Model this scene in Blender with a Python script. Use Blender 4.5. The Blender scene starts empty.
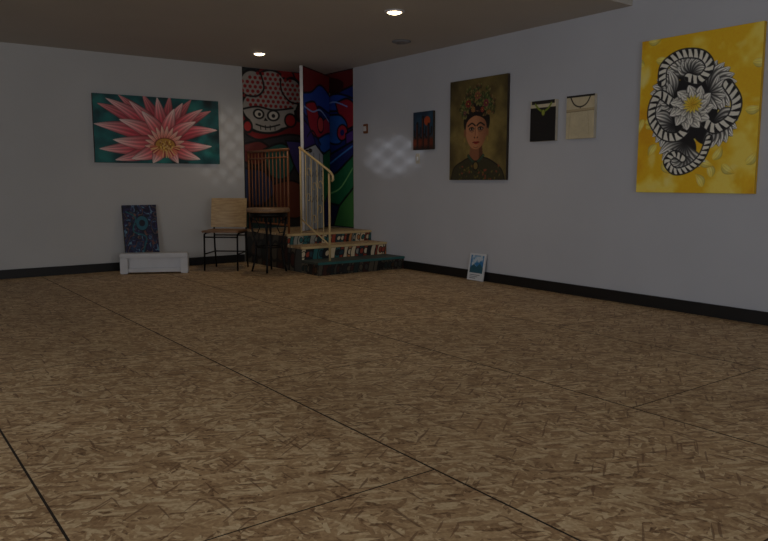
import bpy, bmesh, math, random
import numpy as np
from mathutils import Vector, Matrix
random.seed(4); RNG=np.random.default_rng(7)
D=bpy.data; C=bpy.context

# ------------------------------------------------------------------ materials
def lin(c):
    c=np.asarray(c,float)/255.
    return np.where(c<=.04045,c/12.92,((c+.055)/1.055)**2.4)
def rgba(c): 
    l=lin(c); return (float(l[0]),float(l[1]),float(l[2]),1)
def new_mat(name):
    m=D.materials.new(name); m.use_nodes=True
    nt=m.node_tree; return m,nt,nt.nodes['Principled BSDF']
def mat(name,col,rough=.6,metal=0,noise=.12,scale=8,bump=0.0):
    m,nt,b=new_mat(name)
    b.inputs['Roughness'].default_value=rough; b.inputs['Metallic'].default_value=metal
    tc=nt.nodes.new('ShaderNodeTexCoord'); n=nt.nodes.new('ShaderNodeTexNoise')
    n.inputs['Scale'].default_value=scale; n.inputs['Detail'].default_value=3
    nt.links.new(tc.outputs['Object'],n.inputs['Vector'])
    r=nt.nodes.new('ShaderNodeValToRGB'); base=np.array(rgba(col)[:3])
    r.color_ramp.elements[0].position=.3; r.color_ramp.elements[1].position=.7
    r.color_ramp.elements[0].color=tuple(base*(1-noise))+(1,)
    r.color_ramp.elements[1].color=tuple(np.minimum(base*(1+noise),1))+(1,)
    nt.links.new(n.outputs['Fac'],r.inputs['Fac']); nt.links.new(r.outputs['Color'],b.inputs['Base Color'])
    return m
def emis(name,col,s):
    m,nt,b=new_mat(name); b.inputs['Base Color'].default_value=rgba(col)
    b.inputs['Emission Color'].default_value=rgba(col); b.inputs['Emission Strength'].default_value=s
    return m
def paint_mat():
    m,nt,b=new_mat('painted_canvas'); a=nt.nodes.new('ShaderNodeAttribute'); a.attribute_name='paint'
    tc=nt.nodes.new('ShaderNodeTexCoord'); n=nt.nodes.new('ShaderNodeTexNoise'); n.inputs['Scale'].default_value=60
    nt.links.new(tc.outputs['Object'],n.inputs['Vector'])
    mx=nt.nodes.new('ShaderNodeMixRGB'); mx.blend_type='OVERLAY'; mx.inputs[0].default_value=.15
    nt.links.new(a.outputs['Color'],mx.inputs[1]); nt.links.new(n.outputs['Fac'],mx.inputs[2])
    nt.links.new(mx.outputs[0],b.inputs['Base Color']); b.inputs['Roughness'].default_value=.55
    return m
M_PAINT=paint_mat()
M_WALL=mat('white_wall_paint',(194,194,194),.75,noise=.03,scale=1.3)
M_WALLR=mat('white_wall_daylight_tint',(190,193,201),.75,noise=.03,scale=1.3)  # white wall paint with the bluish daylight on the right wall mixed into its colour
M_CEIL=mat('ceiling_paint',(190,185,178),.85,noise=.04,scale=1.0)
M_BASE=mat('black_baseboard_paint',(14,13,14),.5,noise=.2)
M_BLACK=mat('black_iron',(16,15,15),.45,.6)
M_GAP=mat('dark_seam',(40,30,22),.9)
M_CHROME=mat('dull_chrome',(70,66,62),.35,.9)
M_BROWN=mat('copper_brown_enamel',(128,78,44),.5,.1)
M_CREAM=mat('cream_enamel',(205,180,130),.5,.0)
M_WHITE=mat('white_plastic',(205,205,208),.45,noise=.04)
M_GREYP=mat('grey_plastic',(120,120,124),.5,noise=.05)
M_CANVAS=mat('raw_canvas_edge',(190,182,165),.8)
M_DARKEDGE=mat('dark_canvas_edge',(50,40,30),.8)
M_YEDGE=mat('yellow_canvas_edge',(214,170,30),.7)

def wood_mat(name,c1,c2):
    m,nt,b=new_mat(name); tc=nt.nodes.new('ShaderNodeTexCoord'); mp=nt.nodes.new('ShaderNodeMapping')
    mp.inputs['Scale'].default_value=(3,40,40); n=nt.nodes.new('ShaderNodeTexNoise'); n.inputs['Scale'].default_value=1.5; n.inputs['Detail'].default_value=4
    nt.links.new(tc.outputs['Object'],mp.inputs[0]); nt.links.new(mp.outputs[0],n.inputs['Vector'])
    r=nt.nodes.new('ShaderNodeValToRGB'); r.color_ramp.elements[0].position=.35; r.color_ramp.elements[1].position=.65
    r.color_ramp.elements[0].color=rgba(c1); r.color_ramp.elements[1].color=rgba(c2)
    nt.links.new(n.outputs['Fac'],r.inputs[0]); nt.links.new(r.outputs[0],b.inputs['Base Color']); b.inputs['Roughness'].default_value=.45
    return m
M_PLY=wood_mat('chair_plywood',(168,136,92),(196,166,120))
M_SEAT=wood_mat('chair_seat_wood',(110,76,46),(140,100,62))
M_TTOP=wood_mat('table_top_wood',(120,92,64),(150,120,90))

def osb_mat(name='osb_board'):
    m,nt,b=new_mat(name); N=nt.nodes; L=nt.links
    tc=N.new('ShaderNodeTexCoord')
    at=N.new('ShaderNodeAttribute'); at.attribute_name='panel'
    sc=N.new('ShaderNodeVectorMath'); sc.operation='SCALE'; sc.inputs['Scale'].default_value=37.
    L.new(at.outputs['Color'],sc.inputs[0])
    add=N.new('ShaderNodeVectorMath'); L.new(tc.outputs['Object'],add.inputs[0]); L.new(sc.outputs[0],add.inputs[1])
    cols=[]
    for i,(ang,sx,sy) in enumerate([(0.35,16,60),(1.15,15,56),(1.9,18,70),(2.7,14,58),(1.55,12,120),(0.6,11,130)]):
        mp=N.new('ShaderNodeMapping'); mp.vector_type='TEXTURE'
        mp.inputs['Rotation'].default_value=(0,0,ang); mp.inputs['Location'].default_value=(i*3.1,i*1.7,0)
        mp.inputs['Scale'].default_value=(1/sx,1/sy,1)
        L.new(add.outputs[0],mp.inputs[0])
        v=N.new('ShaderNodeTexVoronoi'); v.voronoi_dimensions='2D'; v.inputs['Scale'].default_value=1; L.new(mp.outputs[0],v.inputs['Vector'])
        sp=N.new('ShaderNodeSeparateColor'); L.new(v.outputs['Color'],sp.inputs[0])
        cols.append((sp.outputs[0],sp.outputs[1]))
    cur=cols[0][0]
    for s,msk in cols[1:4]:
        gt=N.new('ShaderNodeMath'); gt.operation='GREATER_THAN'; gt.inputs[1].default_value=.6; L.new(msk,gt.inputs[0])
        mx=N.new('ShaderNodeMix'); L.new(gt.outputs[0],mx.inputs[0]); L.new(cur,mx.inputs[2]); L.new(s,mx.inputs[3]); cur=mx.outputs[0]
    g=N.new('ShaderNodeTexNoise'); g.inputs['Scale'].default_value=70; g.inputs['Detail'].default_value=4; L.new(add.outputs[0],g.inputs['Vector'])
    s=N.new('ShaderNodeMath'); s.operation='MULTIPLY_ADD'; L.new(g.outputs['Fac'],s.inputs[0]); s.inputs[1].default_value=.8
    s2=N.new('ShaderNodeMath'); s2.operation='MULTIPLY_ADD'; s2.inputs[1].default_value=.75; s2.inputs[2].default_value=-.18; L.new(cur,s2.inputs[0]); L.new(s2.outputs[0],s.inputs[2])
    r=N.new('ShaderNodeValToRGB'); L.new(s.outputs[0],r.inputs[0])
    e=r.color_ramp.elements; e[0].position=.14; e[0].color=rgba((112,82,54)); e[1].position=.95; e[1].color=rgba((226,202,160))
    for p,c in [(.28,(158,126,90)),(.52,(184,151,110)),(.75,(204,174,132))]:
        q=e.new(p); q.color=rgba(c)
    last=r.outputs[0]
    for k_,(th,c) in zip((4,5),((.985,(108,74,48)),(.98,(120,86,58)))):
        k1=N.new('ShaderNodeMath'); k1.operation='GREATER_THAN'; k1.inputs[1].default_value=th; L.new(cols[k_][0],k1.inputs[0])
        k2=N.new('ShaderNodeMath'); k2.operation='MULTIPLY'; k2.inputs[1].default_value=.7; L.new(k1.outputs[0],k2.inputs[0])
        dk=N.new('ShaderNodeMixRGB'); L.new(k2.outputs[0],dk.inputs[0]); L.new(last,dk.inputs[1]); dk.inputs[2].default_value=rgba(c); last=dk.outputs[0]
    big=N.new('ShaderNodeTexNoise'); big.inputs['Scale'].default_value=1.3; big.inputs['Detail'].default_value=3; L.new(tc.outputs['Object'],big.inputs['Vector'])
    r2=N.new('ShaderNodeValToRGB'); r2.color_ramp.elements[0].position=.3; r2.color_ramp.elements[1].position=.7
    r2.color_ramp.elements[0].color=(.80,.78,.76,1); r2.color_ramp.elements[1].color=(1,1,1,1)
    L.new(big.outputs['Fac'],r2.inputs[0])
    mul=N.new('ShaderNodeMixRGB'); mul.blend_type='MULTIPLY'; mul.inputs[0].default_value=1; L.new(last,mul.inputs[1]); L.new(r2.outputs[0],mul.inputs[2])
    L.new(mul.outputs[0],b.inputs['Base Color']); b.inputs['Roughness'].default_value=.6
    return m
M_OSB=osb_mat()

# ------------------------------------------------------------------ mesh builder
class MB:
    def __init__(s): s.v=[];s.f=[];s.m=[];s.mats=[];s.smooth=[]
    def mi(s,m):
        if m not in s.mats: s.mats.append(m)
        return s.mats.index(m)
    def add(s,vs,fs,m,sm=False):
        o=len(s.v); s.v+= [tuple(v) for v in vs]; k=s.mi(m)
        for f in fs: s.f.append([o+i for i in f]); s.m.append(k); s.smooth.append(sm)
    def box(s,lo,hi,m,M=None,bev=0):
        bm=bmesh.new(); bmesh.ops.create_cube(bm,size=1)
        for v in bm.verts:
            v.co=Vector([lo[i]+(v.co[i]+.5)*(hi[i]-lo[i]) for i in range(3)])
        if bev: bmesh.ops.bevel(bm,geom=bm.edges[:],offset=bev,segments=2,affect='EDGES')
        if M: bm.transform(M)
        bm.verts.index_update(); s.add([v.co for v in bm.verts],[[v.index for v in f.verts] for f in bm.faces],m); bm.free()
    def tube(s,pts,r,m,n=8,closed=False):
        pts=[Vector(p) for p in pts]; P=len(pts); rings=[]
        rr=r if isinstance(r,(list,tuple)) else [r]*P
        prev=None
        for i in range(P):
            if closed: t=(pts[(i+1)%P]-pts[i-1])
            else: t=pts[min(i+1,P-1)]-pts[max(i-1,0)]
            t.normalize()
            if prev is None:
                a=Vector((0,0,1)) if abs(t.z)<.9 else Vector((1,0,0)); u=t.cross(a).normalized()
            else: u=(prev-t*prev.dot(t)).normalized()
            prev=u; w=t.cross(u)
            rings.append([pts[i]+(u*math.cos(2*math.pi*k/n)+w*math.sin(2*math.pi*k/n))*rr[i] for k in range(n)])
        vs=[q for R in rings for q in R]; fs=[]
        for i in range(P if closed else P-1):
            j=(i+1)%P
            for k in range(n): fs.append([i*n+k,i*n+(k+1)%n,j*n+(k+1)%n,j*n+k])
        if not closed: fs+= [list(range(n))[::-1],[ (P-1)*n+k for k in range(n)]]
        s.add(vs,fs,m,True)
    def lathe(s,prof,m,cx=0,cy=0,n=32,sm=True,cap=True):
        vs=[];fs=[]
        for (r,z) in prof:
            for k in range(n): vs.append((cx+r*math.cos(2*math.pi*k/n),cy+r*math.sin(2*math.pi*k/n),z))
        for i in range(len(prof)-1):
            for k in range(n): fs.append([i*n+k,i*n+(k+1)%n,(i+1)*n+(k+1)%n,(i+1)*n+k])
        if cap: fs.append([k for k in range(n)][::-1]); fs.append([(len(prof)-1)*n+k for k in range(n)])
        s.add(vs,fs,m,sm)
    def obj(s,name,loc=(0,0,0),rot=(0,0,0),parent=None,cols=None):
        me=D.meshes.new(name); me.from_pydata(s.v,[],s.f)
        for m in s.mats: me.materials.append(m)
        me.polygons.foreach_set('material_index',s.m); me.polygons.foreach_set('use_smooth',s.smooth)
        me.update(); o=D.objects.new(name,me); o.location=loc; o.rotation_euler=rot
        C.collection.objects.link(o)
        if parent: o.parent=parent
        return o
    def grid(s,x0,x1,z0,z1,img,y,m,M=None):
        """painted vertex grid in local XZ, facing -Y; remembers colours"""
        ny,nx=img.shape[:2]; xs=np.linspace(x0,x1,nx); zs=np.linspace(z1,z0,ny)
        o=len(s.v)
        for z in zs:
            for x in xs:
                p=Vector((x,y,z)); s.v.append(tuple(M@p) if M else (x,y,z))
        k=s.mi(m)
        for j in range(ny-1):
            for i in range(nx-1):
                a=o+j*nx+i; s.f.append([a,a+nx,a+nx+1,a+1]); s.m.append(k); s.smooth.append(False)
        if not hasattr(s,'colr'): s.colr=[]
        s.colr.append((o,img))
    def obj_painted(s,*a,**k):
        ob=s.obj(*a,**k); me=ob.data; at=me.color_attributes.new('paint','FLOAT_COLOR','POINT')
        buf=np.ones((len(me.vertices),4),np.float32)*.3
        for o,img in s.colr:
            n=img.shape[0]*img.shape[1]; buf[o:o+n,:3]=lin(np.clip(img.reshape(-1,3),0,1)*255)
        at.data.foreach_set('color',buf.ravel()); return ob

# ------------------------------------------------------------------ painter (y down, 0..1; x 0..aspect)
class Pa:
    def __init__(s,w,h,ny,bg):
        s.A=w/h; s.ny=ny; s.nx=max(8,int(ny*s.A)); s.px=1./ny
        s.x,s.y=np.meshgrid(np.linspace(0,s.A,s.nx),np.linspace(0,1,s.ny))
        s.img=np.ones((s.ny,s.nx,3))*(np.array(bg)/255.)
    def put(s,mask,col):
        m=np.clip(mask,0,1)[...,None]; c=np.asarray(col,float)
        if c.ndim==1: c=c/255.
        s.img=s.img*(1-m)+c*m
    def sm(s,d,soft=1.): return np.clip(.5-d/(s.px*soft*1.5),0,1)
    def noise(s,sc,seed=0,octv=3):
        out=0;amp=1;tot=0
        for o in range(octv):
            r=np.random.default_rng(seed*17+o); n=int(sc*2**o)+4; g=r.random((n+2,int(n*max(1,s.A))+4))
            X=s.x*sc*2**o;Y=s.y*sc*2**o; xi=np.clip(X.astype(int),0,g.shape[1]-2);yi=np.clip(Y.astype(int),0,g.shape[0]-2)
            fx=X-xi;fy=Y-yi;fx=fx*fx*(3-2*fx);fy=fy*fy*(3-2*fy)
            v=(g[yi,xi]*(1-fx)+g[yi,xi+1]*fx)*(1-fy)+(g[yi+1,xi]*(1-fx)+g[yi+1,xi+1]*fx)*fy
            out=out+v*amp;tot+=amp;amp*=.5
        return out/tot
    def ell(s,cx,cy,rx,ry,a=0):
        dx=s.x-cx;dy=s.y-cy;c,q=math.cos(a),math.sin(a);u=(dx*c+dy*q)/rx;v=(-dx*q+dy*c)/ry
        return (np.sqrt(u*u+v*v)-1)*min(rx,ry)
    def E(s,cx,cy,rx,ry,col,a=0,out=None,ow=.012):
        d=s.ell(cx,cy,rx,ry,a)
        if out is not None: s.put(s.sm(d-ow),out)
        s.put(s.sm(d),col)
    def seg(s,pts,close=False):
        d=np.full(s.x.shape,9.);P=list(pts)+([pts[0]] if close else [])
        for (x0,y0),(x1,y1) in zip(P[:-1],P[1:]):
            dx,dy=x1-x0,y1-y0;L=dx*dx+dy*dy+1e-12
            t=np.clip(((s.x-x0)*dx+(s.y-y0)*dy)/L,0,1); d=np.minimum(d,np.hypot(s.x-x0-t*dx,s.y-y0-t*dy))
        return d
    def S(s,pts,w,col,close=False): s.put(s.sm(s.seg(pts,close)-w/2),col)
    def poly(s,pts):
        ins=np.zeros(s.x.shape,bool);n=len(pts)
        for i in range(n):
            x0,y0=pts[i];x1,y1=pts[(i+1)%n]
            if y0==y1: continue
            c=((y0>s.y)!=(y1>s.y))&(s.x<(x1-x0)*(s.y-y0)/(y1-y0)+x0); ins^=c
        return ins
    def G(s,pts,col,out=None,ow=.012):
        m=s.poly(pts).astype(float)
        s.put(m,col)
        if out is not None: s.S(pts,ow,out,True)
    def petal(s,b,t,w,cb,cm,ct,edge,bend=0.,streak=.12,sharp=.75,ew=.10):
        bx,by=b;tx,ty=t;L=math.hypot(tx-bx,ty-by);ux,uy=(tx-bx)/L,(ty-by)/L
        dx=s.x-bx;dy=s.y-by;S=(dx*ux+dy*uy)/L;T=(-dx*uy+dy*ux)
        Sc=np.clip(S,0,1);T=T-bend*L*np.sin(np.pi*Sc)
        wid=w*np.sin(np.pi*Sc**sharp)**.8*(1-.15*Sc)+1e-5
        q=T/wid; mask=np.clip((1-np.abs(q))*wid/(s.px*1.2)+.5,0,1)*((S>0)&(S<1))
        cb,cm,ct,edge=[np.array(c)/255. for c in(cb,cm,ct,edge)]
        f=Sc[...,None]; col=np.where(f<.5,cb*(1-2*f)+cm*2*f,cm*(2-2*f)+ct*(2*f-1))
        k=(streak*np.sin(q*11+Sc*2))[...,None]; col=np.clip(col*(1+k),0,1)
        side=np.clip(q,-1,1)[...,None]; col=col*(1-.22*np.clip(side,0,1))
        e=np.clip((np.abs(q)-(1-ew))/ew,0,1)[...,None]*.8; col=col*(1-e)+edge*e
        s.put(mask,col)

def curve(pts,n=10):
    out=[];P=[pts[0]]+list(pts)+[pts[-1]]
    for i in range(1,len(P)-2):
        p0,p1,p2,p3=[np.array(q,float) for q in P[i-1:i+3]]
        for k in range(n):
            t=k/n; out.append(tuple(.5*((2*p1)+(-p0+p2)*t+(2*p0-5*p1+4*p2-p3)*t*t+(-p0+3*p1-3*p2+p3)*t**3)))
    out.append(tuple(pts[-1])); return out

def lotus():
    p=Pa(1.52,.79,160,(18,70,74)); n=p.noise(5,1)[...,None]
    p.img=np.array((8,42,52))/255.*(1-n)+np.array((30,135,132))/255.*n
    p.put(np.clip((p.noise(4,3)-.55)*6,0,1)*.7,(8,20,28))
    for (a,b_,c) in [(.05,.1,.3),(1.5,.15,.25),(1.75,.75,.3),(.15,.85,.25),(1.0,.95,.3)]:
        p.put(np.clip(1-((p.x-a)**2+(p.y-b_)**2)/c**2*3,0,1)*.5,(52,150,140))
    c=(1.04,.68)
    dk=(140,22,40);pk=(204,78,92);lt=(244,210,204);ed=(70,8,20)
    for x,y_,w,bd in [(.06,.14,.13,.06),(.36,.0,.12,.05),(.72,-.04,.12,.03),(1.14,-.04,.11,0),(1.48,.0,.11,-.04),(1.80,.16,.11,-.06)]:
        p.petal(c,(x,y_),w,dk,(166,48,66),(222,150,148),ed,bd)
    for x,y_,w,bd in [(.0,.44,.13,.05),(.18,.06,.12,.06),(.52,.08,.12,.05),(.94,.0,.12,0),(1.34,.06,.12,-.04),(1.66,.14,.11,-.05),(1.90,.46,.11,-.07),(.06,.80,.12,-.03),(.28,.96,.11,-.05)]:
        p.petal(c,(x,y_),w,dk,pk,lt,ed,bd)
    for x,y_,w,bd in [(.36,.36,.12,.06),(.70,.22,.12,.05),(1.20,.16,.12,-.03),(1.54,.34,.11,-.05),(.26,.66,.12,-.03),(.52,.94,.12,-.06),(1.80,.72,.10,.05),(1.60,.93,.11,.06),(.84,1.0,.12,0),(1.24,1.0,.11,0)]:
        p.petal(c,(x,y_),w,(150,26,44),(224,116,122),(254,230,222),ed,bd)
    for i in range(12):
        a=math.pi*(1+i/11); p.petal((1.04,.74),(1.04+.32*math.cos(a),.74+.32*math.sin(a)),.05,(160,44,40),(226,140,124),(252,222,204),(100,14,24))
    p.E(1.04,.72,.15,.10,(190,140,56),0,(110,40,26))
    for i in range(46):
        a=random.random()*6.28;r=random.random()**.5; p.E(1.04+.13*r*math.cos(a),.72+.08*r*math.sin(a),.013,.015,random.choice([(240,200,100),(140,80,30),(220,180,120)]))
    for i in range(26):
        a=math.pi*(i/25); p.S([(1.04+.13*math.cos(a),.74+.07*math.sin(a)),(1.04+.23*math.cos(a),.74+.17*math.sin(a))],.014,random.choice([(240,200,130),(224,130,90),(170,40,44)]))
    return p.img

def frida():
    p=Pa(.84,1.05,260,(92,80,38)); n=p.noise(7,5,4)[...,None]
    p.img=np.array((74,60,28))/255.*(1-n)+np.array((176,156,86))/255.*n
    v=np.clip(((p.x-.4)**2*3+(p.y-.5)**2*1.4),0,.6)[...,None]; p.img*=1-v*.5
    p.G(curve([(.02,1.02),(.07,.88),(.2,.81),(.3,.78),(.5,.78),(.62,.82),(.74,.9),(.79,1.02)]),(54,50,30),(20,16,10))
    for i in range(60):
        x=.08+random.random()*.64;y_=.86+random.random()*.14; p.E(x,y_,.014,.009,random.choice([(106,96,40),(130,66,40),(30,44,24),(80,76,34)]),random.random()*3)
    p.G([(.31,.62),(.47,.62),(.49,.79),(.39,.86),(.29,.79)],(138,88,60))
    p.G([(.43,.62),(.47,.62),(.49,.79),(.43,.82)],(94,56,38))
    p.E(.39,.42,.185,.19,(18,12,10))
    p.E(.385,.505,.148,.19,(186,128,90))
    g=np.clip((p.x-.38)/.13,0,1); p.put(p.sm(p.ell(.385,.505,.148,.19))*g*.5,(104,60,42))
    p.G(curve([(.23,.46),(.25,.36),(.38,.32),(.52,.36),(.54,.46),(.49,.40),(.38,.365),(.28,.40),(.23,.46)]),(16,10,8))
    for sx in(-1,1):
        p.E(.385+sx*.158,.53,.018,.04,(140,90,60)); p.E(.385+sx*.162,.6,.012,.026,(150,124,60))
        p.S(curve([(.385+sx*.012,.462),(.385+sx*.06,.437),(.385+sx*.115,.463)]),.015,(20,12,8))
        p.E(.385+sx*.062,.492,.028,.013,(190,166,144),0,(40,22,16),.005); p.E(.385+sx*.062,.492,.014,.013,(24,14,10))
        p.S(curve([(.385+sx*.03,.49),(.385+sx*.062,.476),(.385+sx*.1,.49)]),.008,(20,12,8))
        p.S(curve([(.385+sx*.03,.515),(.385+sx*.062,.522),(.385+sx*.09,.51)]),.006,(110,68,48))
        p.E(.385+sx*.018,.578,.012,.009,(80,42,28))
    p.S([(.378,.48),(.374,.555)],.008,(130,80,54)); p.S([(.396,.48),(.40,.56)],.008,(206,150,110)); p.E(.386,.57,.018,.012,(186,124,88))
    p.G(curve([(.335,.626),(.365,.615),(.386,.62),(.406,.615),(.436,.626),(.386,.645),(.335,.626)]),(150,34,34))
    p.S([(.335,.628),(.436,.628)],.005,(70,14,16)); p.S(curve([(.355,.672),(.386,.68),(.416,.672)]),.006,(110,68,46))
    for i in range(170):
        a=math.pi*(1.02+.96*random.random()); r=.13+.13*random.random()
        x=.39+r*1.0*math.cos(a);y_=.36+r*1.05*math.sin(a); b=random.random()*6.28
        p.petal((x,y_),(x+.055*math.cos(b),y_+.055*math.sin(b)),.017,(34,46,18),random.choice([(96,106,46),(66,90,44),(120,114,60),(100,66,40)]),(160,150,90),(20,24,10))
    for x,y_,r,c in [(.27,.24,.045,(130,40,36)),(.40,.17,.045,(140,84,60)),(.52,.25,.04,(120,44,60)),(.34,.30,.032,(160,110,60)),(.47,.31,.03,(140,50,40)),(.22,.33,.026,(110,60,70)),(.56,.34,.026,(140,90,50))]:
        for k in range(8):
            a=k*.785; p.petal((x,y_),(x+r*math.cos(a),y_+r*math.sin(a)),r*.36,tuple(int(q*.5) for q in c),c,tuple(min(255,int(q*1.3)) for q in c),(40,16,12))
        p.E(x,y_,r*.22,r*.22,(180,150,60))
    for k in range(17):
        t=k/16; x=.28+.21*t; p.E(x,.76+.065*math.sin(math.pi*t),.013,.013,(60,90,66),0,(16,20,14),.004)
    p.E(.386,.86,.03,.035,(120,100,50),0,(20,14,8))
    return p.img

def yellow():
    p=Pa(.99,1.24,330,(240,192,24)); n=p.noise(5,11,4); m=p.noise(9,12,3)
    p.put(np.clip((n-.52)*6,0,1),(252,226,96)); p.put(np.clip((m-.6)*6,0,1)*.6,(250,236,150)); p.put(np.clip((.4-n)*6,0,1)*.8,(228,166,14))
    K=(20,20,24);W=(236,234,222);G=(160,160,156)
    for i in range(26):
        x=random.random()*.8;y_=random.random();b=random.random()*6.28
        p.petal((x,y_),(x+.1*math.cos(b),y_+.1*math.sin(b)),.03,(250,224,90),(252,236,130),(240,200,50),(230,174,24),.1,.05)
    def fan(cx,cy,r,a0,a1,nn,w,bend,cc=(K,G,W)):
        for k in range(nn):
            a=math.radians(a0+(a1-a0)*k/(nn-1)); p.petal((cx,cy),(cx+r*math.cos(a),cy+r*math.sin(a)),w,cc[0],cc[1],cc[2],K,bend,.35,1.2,.28)
    for q in [(.34,.20,.11,.09),(.20,.36,.10,.12),(.52,.36,.12,.13),(.24,.58,.11,.09),(.50,.60,.11,.10),(.32,.72,.10,.10),(.37,.46,.18,.2)]: p.E(*q,K)
    fan(.34,.26,.17,-165,-20,9,.040,.10); fan(.36,.25,.11,-150,-10,7,.030,-.12)
    fan(.24,.38,.17,140,260,8,.042,.12); fan(.25,.40,.11,130,250,6,.03,-.1)
    fan(.48,.36,.18,-75,55,9,.042,-.12); fan(.48,.38,.12,-60,60,6,.032,.12)
    fan(.26,.56,.17,90,205,8,.042,.12); fan(.52,.56,.16,-20,110,8,.042,-.12)
    fan(.34,.68,.19,40,160,9,.040,.14); fan(.34,.76,.12,60,200,7,.03,-.14)
    def ribbon(pts,w,nstr):
        c=curve(pts,8); p.S(c,w+.016,K)
        d=np.full(p.x.shape,9.);tt=np.zeros(p.x.shape); acc=0; sd=np.zeros(p.x.shape)
        for (x0,y0),(x1,y1) in zip(c[:-1],c[1:]):
            dx,dy=x1-x0,y1-y0;L=math.hypot(dx,dy)+1e-9; t=np.clip(((p.x-x0)*dx+(p.y-y0)*dy)/L/L,0,1)
            q=np.hypot(p.x-x0-t*dx,p.y-y0-t*dy); s_=((p.x-x0)*dy-(p.y-y0)*dx)/L
            k=q<d; d=np.where(k,q,d); tt=np.where(k,acc+t*L,tt); sd=np.where(k,s_,sd); acc+=L
        mk=p.sm(d-w/2); p.put(mk,W); p.put(mk*np.clip(np.sin((tt)*2*math.pi*nstr+sd/w*3)*3+sd/w*3-.6,0,1),K)
    ribbon([(.16,.28),(.17,.18),(.28,.12),(.42,.14),(.48,.22),(.42,.29),(.34,.27)],.05,26)
    ribbon([(.60,.34),(.66,.44),(.64,.54),(.54,.60),(.47,.56)],.055,24)
    ribbon([(.24,.42),(.15,.36),(.10,.42),(.10,.52),(.18,.62),(.28,.64),(.34,.60)],.05,24)
    ribbon([(.50,.66),(.46,.77),(.38,.84),(.28,.86),(.22,.80),(.27,.75),(.33,.78)],.038,30)
    wt=(240,238,228);gr=(190,188,180)
    for r,w,nn,off in [(.15,.045,11,0),(.115,.04,10,.3),(.08,.03,8,.1)]:
        for k in range(nn):
            a=k*2*math.pi/nn+off; x=.37+math.cos(a)*r*1.0; y_=.46+math.sin(a)*r*.95
            p.petal((.37+.02*math.cos(a),.46+.02*math.sin(a)),(x,y_),w,(150,148,140),gr,wt,K,.14,.18,1.3,.22)
    for k in range(14):
        a=k*.45; p.petal((.38,.44),(.38+.07*math.cos(a),.44+.06*math.sin(a)),.014,(220,170,30),(236,200,60),(246,226,120),(120,90,20))
    return p.img

def small_cactus():
    p=Pa(.37,.44,90,(28,44,70)); n=p.noise(4,21)[...,None]
    p.img=np.array((14,28,52))/255.*(1-n)+np.array((40,86,110))/255.*n
    p.put(np.clip((p.y-.62)*8,0,1),(110,44,22)); p.put(np.clip((p.y-.85)*8,0,1),(40,18,14))
    p.E(.6,.25,.13,.12,(170,70,30))
    for x,h in [(.18,.3),(.42,.15),(.66,.35)]:
        p.S([(x,.95),(x,h)],.09,(16,14,18)); p.S(curve([(x,.62),(x+.12,.58),(x+.13,.42)]),.05,(16,14,18)); p.S(curve([(x,.7),(x-.11,.66),(x-.12,.5)]),.05,(16,14,18))
        p.S([(x-.02,.9),(x-.02,h+.03)],.015,(150,60,30))
    return p.img
def dress_black():
    p=Pa(.32,.39,120,(206,196,170)); p.img*=(.95+.1*p.noise(6,4)[...,None])
    p.G([(-.1,.17),(.9,.17),(.9,1.1),(-.1,1.1)],(16,15,17))
    p.G([(.04,.0),(.78,.0),(.78,.09),(.04,.09)],(30,26,26))
    p.S(curve([(.16,.08),(.27,.2),(.42,.27),(.58,.2),(.68,.08)]),.05,(120,140,44))
    p.E(.42,.3,.05,.07,(150,160,60),0,(30,40,14)); p.S([(.12,.5),(.3,.56)],.01,(40,40,44))
    return p.img
def dress_cream():
    p=Pa(.32,.40,120,(206,194,162)); p.img*=(.93+.12*p.noise(5,8)[...,None])
    p.G([(-.1,-.1),(.9,-.1),(.9,.05),(-.1,.05)],(30,26,24))
    p.S(curve([(.10,.0),(.22,.2),(.4,.27),(.58,.2),(.7,.0)]),.03,(40,34,28)); p.S([(.4,.27),(.4,.36)],.02,(50,40,30))
    p.G([(-.1,.32),(.9,.30),(.9,.36),(-.1,.38)],(180,164,130)); p.S([(-.1,.38),(.9,.36)],.012,(120,104,78))
    p.S([(.12,.4),(.08,1)],.008,(170,154,120)); p.S([(.62,.4),(.68,1)],.008,(170,154,120))
    return p.img
def leaning_swirl():
    p=Pa(.42,.76,170,(16,24,52)); n=p.noise(6,31,4); m=p.noise(5,33,3)
    a=np.sin(n*26+m*9); b=np.sin(n*17-m*21+1)
    p.put(np.clip(a,0,1)*.8,(30,70,110)); p.put(np.clip(b-.3,0,1),(60,40,96)); p.put(np.clip(a*b-.4,0,1)*1.4,(120,180,190)); p.put(np.clip(-a-.8,0,1)*4*.6,(8,10,20)); p.put(np.clip(b*-1-.85,0,1)*5,(150,80,60))
    p.E(.3,.28,.1,.11,(40,100,120),0,(8,12,24)); p.E(.3,.28,.05,.05,(14,20,40))
    p.S(curve([(.05,.1),(.2,.2),(.15,.4),(.35,.5),(.3,.75),(.5,.9)]),.02,(24,100,110))
    return p.img
def poster():
    p=Pa(.23,.29,90,(212,216,222)); p.G([(.07,.07),(.72,.07),(.72,.72),(.07,.72)],(50,120,180))
    p.put(np.clip((p.noise(5,2)-.5)*6,0,1)*p.poly([(.07,.07),(.72,.07),(.72,.5),(.07,.5)]),(190,205,220))
    p.G([(.07,.55),(.25,.4),(.4,.5),(.55,.36),(.72,.52),(.72,.72),(.07,.72)],(40,90,110))
    for k in range(3): p.S([(.12,.8+.06*k),(.6-.1*k,.8+.06*k)],.018,(60,64,72))
    return p.img
K=(12,10,14)
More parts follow.
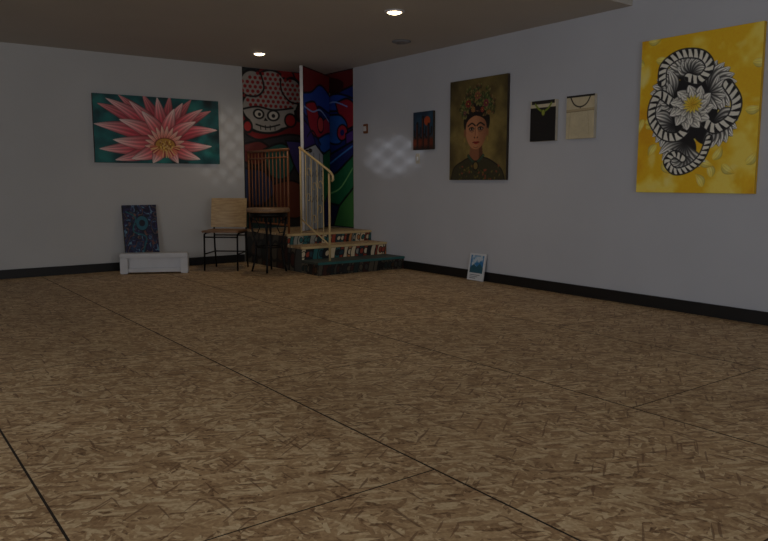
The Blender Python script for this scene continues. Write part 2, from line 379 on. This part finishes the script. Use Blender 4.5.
def mural_skull():
    p=Pa(1.22,2.08,420,(126,22,24)); n=p.noise(6,41)[...,None]; p.img*=(.7+.5*n)
    p.G([(0,0),(.12,0),(.05,.1),(0,.14)],(40,50,52),K); p.G([(.36,0),(.59,0),(.59,.2),(.42,.12)],(160,30,24),K)
    BD=(160,154,146)
    L=[(.07,.10,.08,.08,.3),(.20,.11,.11,.10,-.2),(.35,.15,.075,.10,.1),(.10,.24,.10,.09,0),(.26,.27,.11,.09,0),(.16,.34,.12,.05,0)]
    for q in L: p.E(q[0],q[1],q[2],q[3],K,q[4],K,.014)
    for q in L+[(.2,.2,.14,.1,0)]: p.E(q[0],q[1],q[2],q[3],BD,q[4])
    for j in range(18):
        for i in range(13):
            x=.0+.036*i+(.018 if j%2 else 0); y_=.03+.028*j
            if y_<.235 and ((x-.2)/.22)**2+((y_-.14)/.13)**2<1: p.E(x,y_,.0115,.0105,(150,28,30))
    # outlines of lobes, round goggle and small face
    p.S(curve([(.13,.03),(.15,.12),(.10,.17),(.02,.17)]),.011,K); p.S(curve([(.27,.05),(.28,.13),(.34,.19),(.42,.2)]),.011,K)
    p.S(curve([(.0,.255),(.1,.235),(.22,.25),(.36,.23)]),.011,K)
    p.E(.11,.28,.028,.022,(200,194,182),.1,K,.01); p.E(.115,.282,.011,.011,K)
    p.E(.215,.285,.034,.026,(200,194,182),-.1,K,.01); p.E(.215,.287,.013,.012,K)
    p.G([(.155,.30),(.175,.32),(.145,.32)],K)
    p.S(curve([(.09,.345),(.17,.36),(.26,.34)]),.009,K)
    for k in range(4): p.S([(.12+.035*k,.35),(.123+.034*k,.375)],.006,K)
    p.E(.34,.31,.035,.035,(150,30,30),0,K); p.E(.03,.36,.025,.03,(150,30,30),0,K); p.E(.42,.25,.03,.05,(60,20,24),.3,K)
    # lower chaos
    p.G(curve([(0,.40),(.1,.44),(.22,.42),(.36,.40),(.6,.44)])+[(.6,1),(0,1)],(44,40,44),K)
    p.G(curve([(0,.47),(.12,.45),(.2,.52),(.1,.6),(0,.58)]),(96,34,30),K); p.G(curve([(.14,.5),(.28,.46),(.38,.55),(.3,.68),(.18,.66),(.14,.5)]),(34,84,76),K)
    p.G(curve([(.3,.44),(.46,.46),(.5,.6),(.4,.66),(.3,.44)]),(60,52,110),K); p.G(curve([(0,.62),(.14,.64),(.22,.76),(.1,.86),(0,.82)]),(40,50,80),K)
    p.G(curve([(.2,.72),(.36,.7),(.5,.8),(.4,.94),(.24,.9),(.2,.72)]),(100,50,36),K); p.G(curve([(0,.88),(.16,.86),(.26,1),(0,1)]),(30,60,60),K)
    return p.img
def mural_right():
    p=Pa(.77,2.08,420,(22,44,120)); n=p.noise(7,51)[...,None]; p.img*=(.7+.5*n)
    p.G([(0,0),(.4,0),(.4,.10),(.2,.13),(0,.10)],(96,20,24),K); p.G(curve([(0,.02),(.16,.04),(.26,.08),(.2,.14),(0,.12)]),(44,12,16))
    p.G(curve([(.0,.16),(.18,.14),(.4,.2),(.4,.26),(.2,.25),(0,.24)]),(34,70,160),K); p.G(curve([(.16,.2),(.3,.18),(.4,.24),(.4,.34),(.26,.36),(.16,.2)]),(150,30,44),K)
    p.G(curve([(.05,.27),(.22,.28),(.3,.36),(.2,.46),(.04,.42),(.05,.27)]),(30,90,170),K); p.E(.24,.39,.055,.045,(170,40,60),0,K,.01); p.E(.24,.39,.025,.02,(30,40,110))
    p.G(curve([(.28,.4),(.4,.38),(.4,.5),(.3,.52),(.28,.4)]),(70,44,120),K)
    p.G([(0,.55),(.4,.44),(.4,.60),(.2,.70),(0,.76)],(26,34,100),K,.014); p.G([(0,.70),(.18,.64),(.4,.52),(.4,.72),(.2,.86),(0,.84)],(28,104,66),K,.014)
    p.G([(.12,1),(.2,.86),(.4,.72),(.4,1)],(60,120,60),K,.014); p.G([(0,.84),(.2,.86),(.12,1),(0,1)],(24,30,70),K)
    p.S(curve([(.05,.6),(.2,.54),(.36,.48)]),.012,(60,120,200)); p.S(curve([(.1,.78),(.22,.74),(.36,.62)]),.01,(120,180,110)); p.S(curve([(.02,.2),(.15,.19),(.3,.23)]),.009,(120,150,210))
    return p.img
def mural_door():
    p=Pa(.96,2.03,420,(26,46,120)); n=p.noise(7,61)[...,None]; p.img*=(.7+.5*n)
    p.G([(0,0),(.48,0),(.48,.12),(.3,.1),(.1,.2),(0,.16)],(120,22,26),K); p.G(curve([(0,.16),(.14,.14),(.3,.08),(.48,.14),(.48,.24),(.26,.22),(.1,.3),(0,.28)]),(34,70,165),K)
    p.G(curve([(.04,.22),(.2,.2),(.3,.3),(.44,.28),(.48,.38),(.3,.42),(.12,.38),(.04,.22)]),(170,32,46),K); p.G(curve([(0,.32),(.1,.36),(.2,.46),(.1,.52),(0,.5)]),(60,40,120),K)
    p.E(.3,.33,.05,.045,(200,70,60),0,K); p.G(curve([(.26,.42),(.48,.38),(.48,.5),(.3,.5),(.26,.42)]),(30,90,180),K)
    p.S(curve([(.02,.24),(.16,.26),(.3,.24),(.46,.3)]),.01,(140,170,220)); p.S(curve([(.06,.42),(.16,.38),(.3,.46)]),.012,K)
    W=(196,198,202)
    p.G([(0,.50),(.2,.46),(.34,.52),(.36,1.05),(0,1.05)],W,K,.01); p.G([(.34,.52),(.48,.48),(.48,1.05),(.36,1.05)],(34,110,70),K); p.G([(.36,.84),(.48,.74),(.48,1),(.36,1)],(24,30,90),K)
    for k in range(3):
        x=.07+.1*k
        p.S([(x,.52),(x,1)],.01,(110,108,106)); t=np.linspace(0,5,22)
        for cy in(.64,.8): p.S([(x+.05+(.034-.005*q)*math.cos(q),cy+(.034-.005*q)*math.sin(q)) for q in t],.007,(90,88,88))
    return p.img
def stair_paint(A,seed):
    p=Pa(A,1,56,(30,40,46)); r=random.Random(seed); x=-.2
    pal=[(150,60,40),(40,100,100),(215,195,160),(30,60,70),(180,120,70),(205,190,160),(150,150,140),(20,24,28)]
    while x<A+.3:
        w=.3+r.random()*.6; c=r.choice(pal); p.G(curve([(x,1.1),(x+.2*r.random(),.5),(x+.3,-.1),(x+w+.2,-.1),(x+w,.5),(x+w-.1,1.1)]),c,(12,12,14),.09)
        if r.random()<.7: p.E(x+w*.6,.5,.2,.28,r.choice(pal),r.random(),(12,12,14),.06)
        x+=w*.8
    return p.img

R90=-math.pi/2
XR=5.39; YB=8.70; HC=2.513; YS=3.78; HU=2.95; XL=-3.2; YF=-3.2
GAP=.003
def painting(name,fn,w,h,loc,rz,th=.033,edge=M_CANVAS,rx=0.):
    b=MB(); b.box((-w/2,-th,0),(w/2,0,h),edge); b.grid(-w/2,w/2,0,h,fn(),-th-.0015,M_PAINT)
    if rx==0: loc=(loc[0]-(GAP if rz else 0),loc[1]-(0 if rz else GAP),loc[2])
    return b.obj_painted(name,loc,(rx,0,rz))

# ------------------------------------------------------------------ room shell
b=MB(); sx=[-4.43,-3.208,-1.988,-.768,.452,1.672,2.892,4.112,5.332,6.55]
b.box((XL-.1,YF-.1,-.06),(XR+.1,YB+.1,-.0015),M_GAP)
g=.0045; pan=[]
for i in range(len(sx)-1):
    off=1.94 if i%2==0 else .95
    ys=[off+2.44*k for k in range(-4,5)]
    for y0,y1 in zip(ys[:-1],ys[1:]):
        x0,x1=max(sx[i]+g,XL),min(sx[i+1]-g,XR); a,c=max(y0+g*.7,YF),min(y1-g*.7,YB)
        if x1<=x0 or c<=a: continue
        n=len(b.v); b.add([(x0,a,0),(x1,a,0),(x1,c,0),(x0,c,0)],[[0,1,2,3]],M_OSB); pan.append((n,len(b.v),random.random(),random.random()))
fl=b.obj('floor'); at=fl.data.color_attributes.new('panel','FLOAT_COLOR','POINT'); buf=np.zeros((len(fl.data.vertices),4),np.float32)
for a,c,r1,r2 in pan: buf[a:c,0]=r1;buf[a:c,1]=r2
at.data.foreach_set('color',buf.ravel())
def slab(name,lo,hi,m):
    b=MB(); b.box(lo,hi,m); return b.obj(name)
slab('wall_back',(XL-.1,YB,0),(XR+.1,YB+.1,3.05),M_WALL)
slab('wall_right',(XR,YF,0),(XR+.1,YB,3.05),M_WALLR)
slab('wall_left',(XL-.1,YF,0),(XL,YB,3.05),M_WALL)
b=MB(); wx0,wx1,wz0,wz1=-1.6,3.6,.75,2.3
b.box((XL-.1,YF-.1,0),(wx0,YF,3.05),M_WALL); b.box((wx1,YF-.1,0),(XR+.1,YF,3.05),M_WALL)
b.box((wx0,YF-.1,0),(wx1,YF,wz0),M_WALL); b.box((wx0,YF-.1,wz1),(wx1,YF,3.05),M_WALL); b.obj('wall_front')
b=MB(); b.box((XL,YS,HC),(XR,YB,HC+.44),M_CEIL); b.box((XL,YF,HU),(XR,YS,HU+.1),M_CEIL); b.obj('ceiling')
b=MB()
for x in np.linspace(wx0,wx1,5): b.box((x-.03,YF-.08,wz0),(x+.03,YF-.02,wz1),M_BLACK)
for z in (wz0,wz1): b.box((wx0,YF-.08,z-.03),(wx1,YF-.02,z+.03),M_BLACK)
step=.075; hgt=wz1-wz0; k=wx0-hgt
while k<wx1:
    for s_ in(1,-1):
        xa,xb=(k,k+hgt) if s_==1 else (k+hgt,k)
        za,zb=wz0,wz1
        def cl(x,z,x2,z2):
            if x<wx0: z=z+(z2-z)*(wx0-x)/(x2-x); x=wx0
            if x>wx1: z=z+(z2-z)*(wx1-x)/(x2-x); x=wx1
            return x,z
        if max(xa,xb)<=wx0 or min(xa,xb)>=wx1: continue
        p1=cl(xa,za,xb,zb);p2=cl(xb,zb,xa,za)
        if abs(p1[0]-p2[0])>.01: b.tube([(p1[0],YF-.05,p1[1]),(p2[0],YF-.05,p2[1])],.008,M_BLACK,4)
    k+=step
b.obj('window_1')
bh,bt=.10,.018
slab('baseboard_back',(XL,YB-bt,0),(4.155,YB,bh),M_BASE)
slab('baseboard_right',(XR-bt,YF,0),(XR,6.84,bh),M_BASE)
slab('baseboard_left',(XL,YF,0),(XL+bt,YB-bt,bh),M_BASE)

# ------------------------------------------------------------------ paintings
painting('lotus_flower_painting',lotus,1.52,.78,(3.07,YB,1.27),0,edge=M_DARKEDGE)
painting('portrait_painting',frida,.85,1.05,(XR,5.58,1.07),R90,edge=M_DARKEDGE)
painting('yellow_flower_painting',yellow,.99,1.23,(XR,3.15,.965),R90,edge=M_YEDGE)
painting('cactus_painting',small_cactus,.35,.43,(XR,6.47,1.415),R90,edge=M_DARKEDGE)
painting('black_dress_painting',dress_black,.31,.38,(XR,4.69,1.435),R90)
painting('cream_dress_painting',dress_cream,.31,.385,(XR,4.255,1.44),R90)
painting('swirl_painting',leaning_swirl,.40,.77,(2.785,8.59,.006),0,.03,M_DARKEDGE,rx=-.12)
painting('small_poster_board',poster,.24,.29,(5.325,5.54,.003),R90,.012,M_WHITE,rx=-.17)

def flat(name,img,w,h,loc,rz):
    b=MB(); b.box((-w/2,-.004,0),(w/2,0,h),M_CANVAS); b.grid(-w/2,w/2,0,h,img,-.0055,M_PAINT); return b.obj_painted(name,loc,(0,0,rz))
flat('character_graffiti_mural',mural_skull(),1.20,2.076,(4.78,YB-.001,.434),0)
flat('abstract_graffiti_mural',mural_right(),.75,2.076,(XR-.001,8.31,.434),R90)

# ------------------------------------------------------------------ door leaf (open, painted)
b=MB(); w,h=.95,2.03
b.box((-w/2,-.02,0),(w/2,.02,h),M_WHITE); b.grid(-w/2,w/2,0,h,mural_door(),-.0215,M_PAINT)
b.tube([(-w/2+.07,-.021,1.0),(-w/2+.07,-.06,1.0)],.012,M_CHROME); b.tube([(-w/2+.07,-.062,1.0),(-w/2+.07,-.075,1.0),(-w/2+.07,-.10,1.0)],[.018,.03,.02],M_CHROME,12)
for z in(.25,1.0,1.8): b.tube([(w/2+.004,-.024,z-.05),(w/2+.004,-.024,z+.05)],.008,M_CHROME)
b.obj_painted('door_1',(4.965,8.19,.435),(0,0,math.radians(37.8)))

# ------------------------------------------------------------------ staircase
b=MB(); X0=4.17; X1=XR-.002
st=[(6.86,.15),(7.22,.30),(7.55,.43)]; ends=[7.22,7.55,YB-.002]
M_TEAL=mat('teal_nosing_paint',(40,96,96),.5); M_TREAD=mat('dark_teal_tread_paint',(62,72,66),.6,noise=.3,scale=14)
M_DK=mat('dark_riser_paint',(24,26,30),.6,noise=.4,scale=10)
trd=[M_TREAD,M_OSB,M_OSB]
for i,((y0,z),y1) in enumerate(zip(st,ends)):
    b.box((X0,y0,0.002),(X1,y1,z-.025),M_DK)
    b.box((X0-.008,y0-.012,z-.025),(X1,y1,z),trd[i])
    b.box((X0-.009,y0-.016,z-.026),(X1,y0-.012,z+.001),M_TEAL if i==0 else M_CREAM)
    zb=[.002,.15,.30][i]
    im=stair_paint(1.21/(z-.03-zb),[5,12,9][i])
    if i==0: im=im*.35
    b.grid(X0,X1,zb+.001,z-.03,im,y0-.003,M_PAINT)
    Mx=Matrix.Translation((X0-.003,0,0))@Matrix.Rotation(R90,4,'Z')
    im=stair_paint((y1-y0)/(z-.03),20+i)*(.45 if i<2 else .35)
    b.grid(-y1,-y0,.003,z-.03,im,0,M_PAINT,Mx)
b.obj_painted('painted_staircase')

# ------------------------------------------------------------------ railings
b=MB(); xr=4.23; zl=.431
b.tube([(xr,7.62,zl),(xr,7.62,1.43)],.014,M_BROWN); b.tube([(xr,8.66,zl),(xr,8.66,1.43)],.014,M_BROWN)
b.tube([(xr,7.60,1.43),(xr,8.68,1.43)],.017,M_BROWN); b.tube([(xr,7.62,.53),(xr,8.66,.53)],.012,M_BROWN); b.tube([(xr,7.62,1.34),(xr,8.66,1.34)],.009,M_BROWN)
for y_ in np.linspace(7.62,8.66,12)[1:-1]: b.tube([(xr,y_,.53),(xr,y_,1.43)],.008,M_BROWN,6)
b.obj('landing_railing')
b=MB(); xr=4.39
def rz(y_): return 1.16+(y_-6.93)*(1.43-1.16)/(7.56-6.93)
b.tube([(xr,6.96,.151),(xr,6.96,1.14)],.013,M_CREAM); b.tube([(xr,7.6,.431),(xr,7.6,1.44)],.013,M_CREAM)
pts=[(xr,7.62,rz(7.62)),(xr,7.3,rz(7.3)),(xr,7.0,rz(7.0)),(xr,6.93,rz(6.93)-.005),(xr,6.885,rz(6.9)-.03),(xr,6.88,rz(6.9)-.075),(xr,6.905,rz(6.9)-.09)]
b.tube(pts,.014,M_CREAM)
b.tube([(xr,6.96,.33),(xr,7.6,.60)],.009,M_CREAM)
for y_ in (7.09,7.22,7.35,7.48):
    z0=.33+(y_-6.96)*.27/.64; b.tube([(xr,y_,z0),(xr,y_,rz(y_))],.006,M_CREAM,6)
for yc,zc,s_ in [(7.155,.72,1),(7.285,.98,-1),(7.415,.85,1),(7.155,1.0,-1),(7.415,1.15,-1),(7.285,.6,1)]:
    q=[(xr,yc+s_*(.055-.008*t)*math.cos(t),zc+(.075-.011*t)*math.sin(t)) for t in np.linspace(0,5.2,20)]
    b.tube(q,.004,M_CREAM,5)
b.obj('stair_railing')

# ------------------------------------------------------------------ chair
b=MB(); r=.011
for sxn in(-1,1):
    x=.20*sxn
    b.tube([(x,-.20,0.003),(x,-.19,.25),(x,-.18,.43),(x,-.12,.445),(x,.17,.445)],r,M_BLACK)
    b.tube([(x,.23,0.003),(x,.19,.25),(x,.18,.45),(x,.20,.66),(x,.235,.84)],r,M_BLACK)
    b.tube([(x,-.193,.20),(x,.195,.20)],.008,M_BLACK)
b.tube([(-.2,-.185,.40),(.2,-.185,.40)],.008,M_BLACK); b.tube([(-.2,.185,.40),(.2,.185,.40)],.008,M_BLACK); b.tube([(-.2,.195,.2),(.2,.195,.2)],.008,M_BLACK)
b.box((-.225,-.22,.455),(.225,.17,.478),M_SEAT,None,.008)
n=13; vs=[];fs=[]
for j,(z,yo) in enumerate([(.50,.165),(.62,.178),(.76,.2),(.85,.218)]):
    for i in range(n):
        t=i/(n-1)*2-1; cy=.03*(t*t)
        vs.append((t*.22,yo-cy+.0,z))
m=len(vs); vs+= [(v[0],v[1]-.014,v[2]) for v in vs]
for j in range(3):
    for i in range(n-1):
        a=j*n+i; fs.append([a,a+1,a+n+1,a+n]); fs.append([m+a,m+a+n,m+a+n+1,m+a+1])
for i in range(n-1): fs.append([i,m+i,m+i+1,i+1]); a=3*n+i; fs.append([a,a+1,m+a+1,m+a])
for j in range(3):
    a=j*n; fs.append([a,a+n,m+a+n,m+a]); a=j*n+n-1; fs.append([a,m+a,m+a+n,a+n])
b.add(vs,fs,M_PLY)
b.obj('chair',(3.62,8.08,0),(0,0,math.radians(-42)))

# ------------------------------------------------------------------ side table
b=MB(); R=.25
b.lathe([(R-.02,.70),(R,.705),(R,.735),(R-.01,.75),(0.001,.75)],M_TTOP)
b.lathe([(R-.05,.645),(R-.03,.645),(R-.03,.70),(R-.05,.70)],M_BLACK)
for k in range(4):
    a=math.radians(45+90*k+10); c,s_=math.cos(a),math.sin(a)
    pr=[(.205,.66),(.19,.5),(.15,.35),(.155,.2),(.18,.08),(.20,.012)]
    b.tube([(c*q,s_*q,z) for q,z in pr],.012,M_BLACK)
    pr=[(.20,.62),(.14,.60),(.10,.52),(.13,.46),(.17,.47)]
    b.tube([(c*q,s_*q,z) for q,z in pr],.007,M_BLACK)
b.tube([(.15*math.cos(t),.15*math.sin(t),.30) for t in np.linspace(0,2*math.pi,25)[:-1]],.008,M_BLACK,6,True)
b.obj('side_table',(3.90,7.51,0))

# ------------------------------------------------------------------ white unit on floor
b=MB(); L=.375
b.box((-L,-.08,.185),(L,.08,.235),M_WHITE,None,.008)
b.box((-L,-.08,.003),(-L+.085,.08,.19),M_WHITE,None,.008); b.box((L-.085,-.08,.003),(L,.08,.19),M_WHITE,None,.008)
b.box((-L+.08,-.02,.02),(L-.08,.07,.19),M_WHITE,None,.004)
b.box((-L+.08,-.072,.02),(L-.08,-.02,.065),M_WHITE,None,.01)
b.obj('baseboard_heater',(2.80,8.22,0),(0,0,math.radians(-27)))

# ------------------------------------------------------------------ fixtures
b=MB(); b.box((-.045,-.02,0),(.045,0,.12),M_BROWN,None,.006); b.box((-.028,-.026,.03),(.028,-.018,.09),M_WHITE); b.obj('thermostat',(XR,7.65,1.66),(0,0,R90))
b=MB(); b.box((-.035,-.008,0),(.035,0,.115),M_CANVAS,None,.003); b.box((-.012,-.016,.035),(.012,-.007,.08),M_WHITE); b.obj('light_switch',(XR,6.60,1.26),(0,0,R90))
M_LAMP=emis('downlight_glow',(255,226,184),9)
for i,y_ in enumerate((7.67,5.12)):
    b=MB(); b.lathe([(.088,HC-.001),(.088,HC-.010),(.064,HC-.014),(.060,HC-.001)],M_WHITE,0,0,28,cap=False)
    b.lathe([(.061,HC-.004),(.058,HC-.016),(.03,HC-.026),(.001,HC-.028)],M_LAMP,0,0,28)
    b.obj('recessed_downlight',(3.91,y_,0))
    l=D.lights.new('downlight_beam','SPOT'); l.energy=12; l.spot_size=math.radians(150); l.spot_blend=.8; l.color=(1,.80,.56); l.shadow_soft_size=.06
    o=D.objects.new('downlight_beam',l); o.location=(3.91,y_,HC-.04); C.collection.objects.link(o)
b=MB(); b.lathe([(.10,HC-.003),(.10,HC-.012),(.07,HC-.024),(.045,HC-.024),(.04,HC-.014),(.0005,HC-.014)],M_GREYP,0,0,28); b.obj('ceiling_vent',(4.78,6.14,0))

# ------------------------------------------------------------------ lighting
def area(name,loc,target,sx_,sy_,e,col):
    l=D.lights.new(name,'AREA'); l.shape='RECTANGLE'; l.size=sx_; l.size_y=sy_; l.energy=e; l.color=col
    o=D.objects.new(name,l); o.location=loc; o.rotation_euler=(Vector(target)-Vector(loc)).to_track_quat('-Z','Y').to_euler(); C.collection.objects.link(o)
area('window_daylight',(1.0,YF+.06,1.5),(2.2,8,1.4),5.0,1.5,68,(.95,.97,1.0))
area('side_window_daylight',(XL+.06,2.0,1.5),(5,2.2,1.5),4.0,1.5,52,(.88,.93,1.0))
def beam(name,src,tgt,ang,e,col,r):
    l=D.lights.new(name,'SPOT'); l.energy=e; l.spot_size=math.radians(ang); l.spot_blend=.8; l.shadow_soft_size=r; l.color=col
    o=D.objects.new(name,l); o.location=src; o.rotation_euler=(Vector(tgt)-Vector(src)).to_track_quat('-Z','Y').to_euler(); C.collection.objects.link(o)
beam('reflected_sunbeam',(1.0,-9,1.7),(3.93,8.7,1.5),4.0,800,(1,.98,.94),.02)
beam('reflected_sunbeam',(-2.0,-9,1.6),(5.39,7.08,1.36),1.9,4600,(.90,.94,1),.03)
w_=D.worlds.new('world'); C.scene.world=w_; w_.use_nodes=True; nt=w_.node_tree; bg=nt.nodes['Background']
sk=nt.nodes.new('ShaderNodeTexSky'); sk.sky_type='HOSEK_WILKIE'; nt.links.new(sk.outputs[0],bg.inputs[0]); bg.inputs[1].default_value=.2

# ------------------------------------------------------------------ camera
f=720.; yw=math.radians(36.56); pt=math.radians(7.1)
cam=D.cameras.new('camera'); co=D.objects.new('camera',cam); C.collection.objects.link(co)
cam.sensor_width=36; cam.lens=36*f/768; co.location=(0,0,1.06); co.rotation_euler=(math.pi/2-pt,0,-yw); cam.clip_start=.05
C.scene.camera=co
C.scene.view_settings.view_transform='Standard'
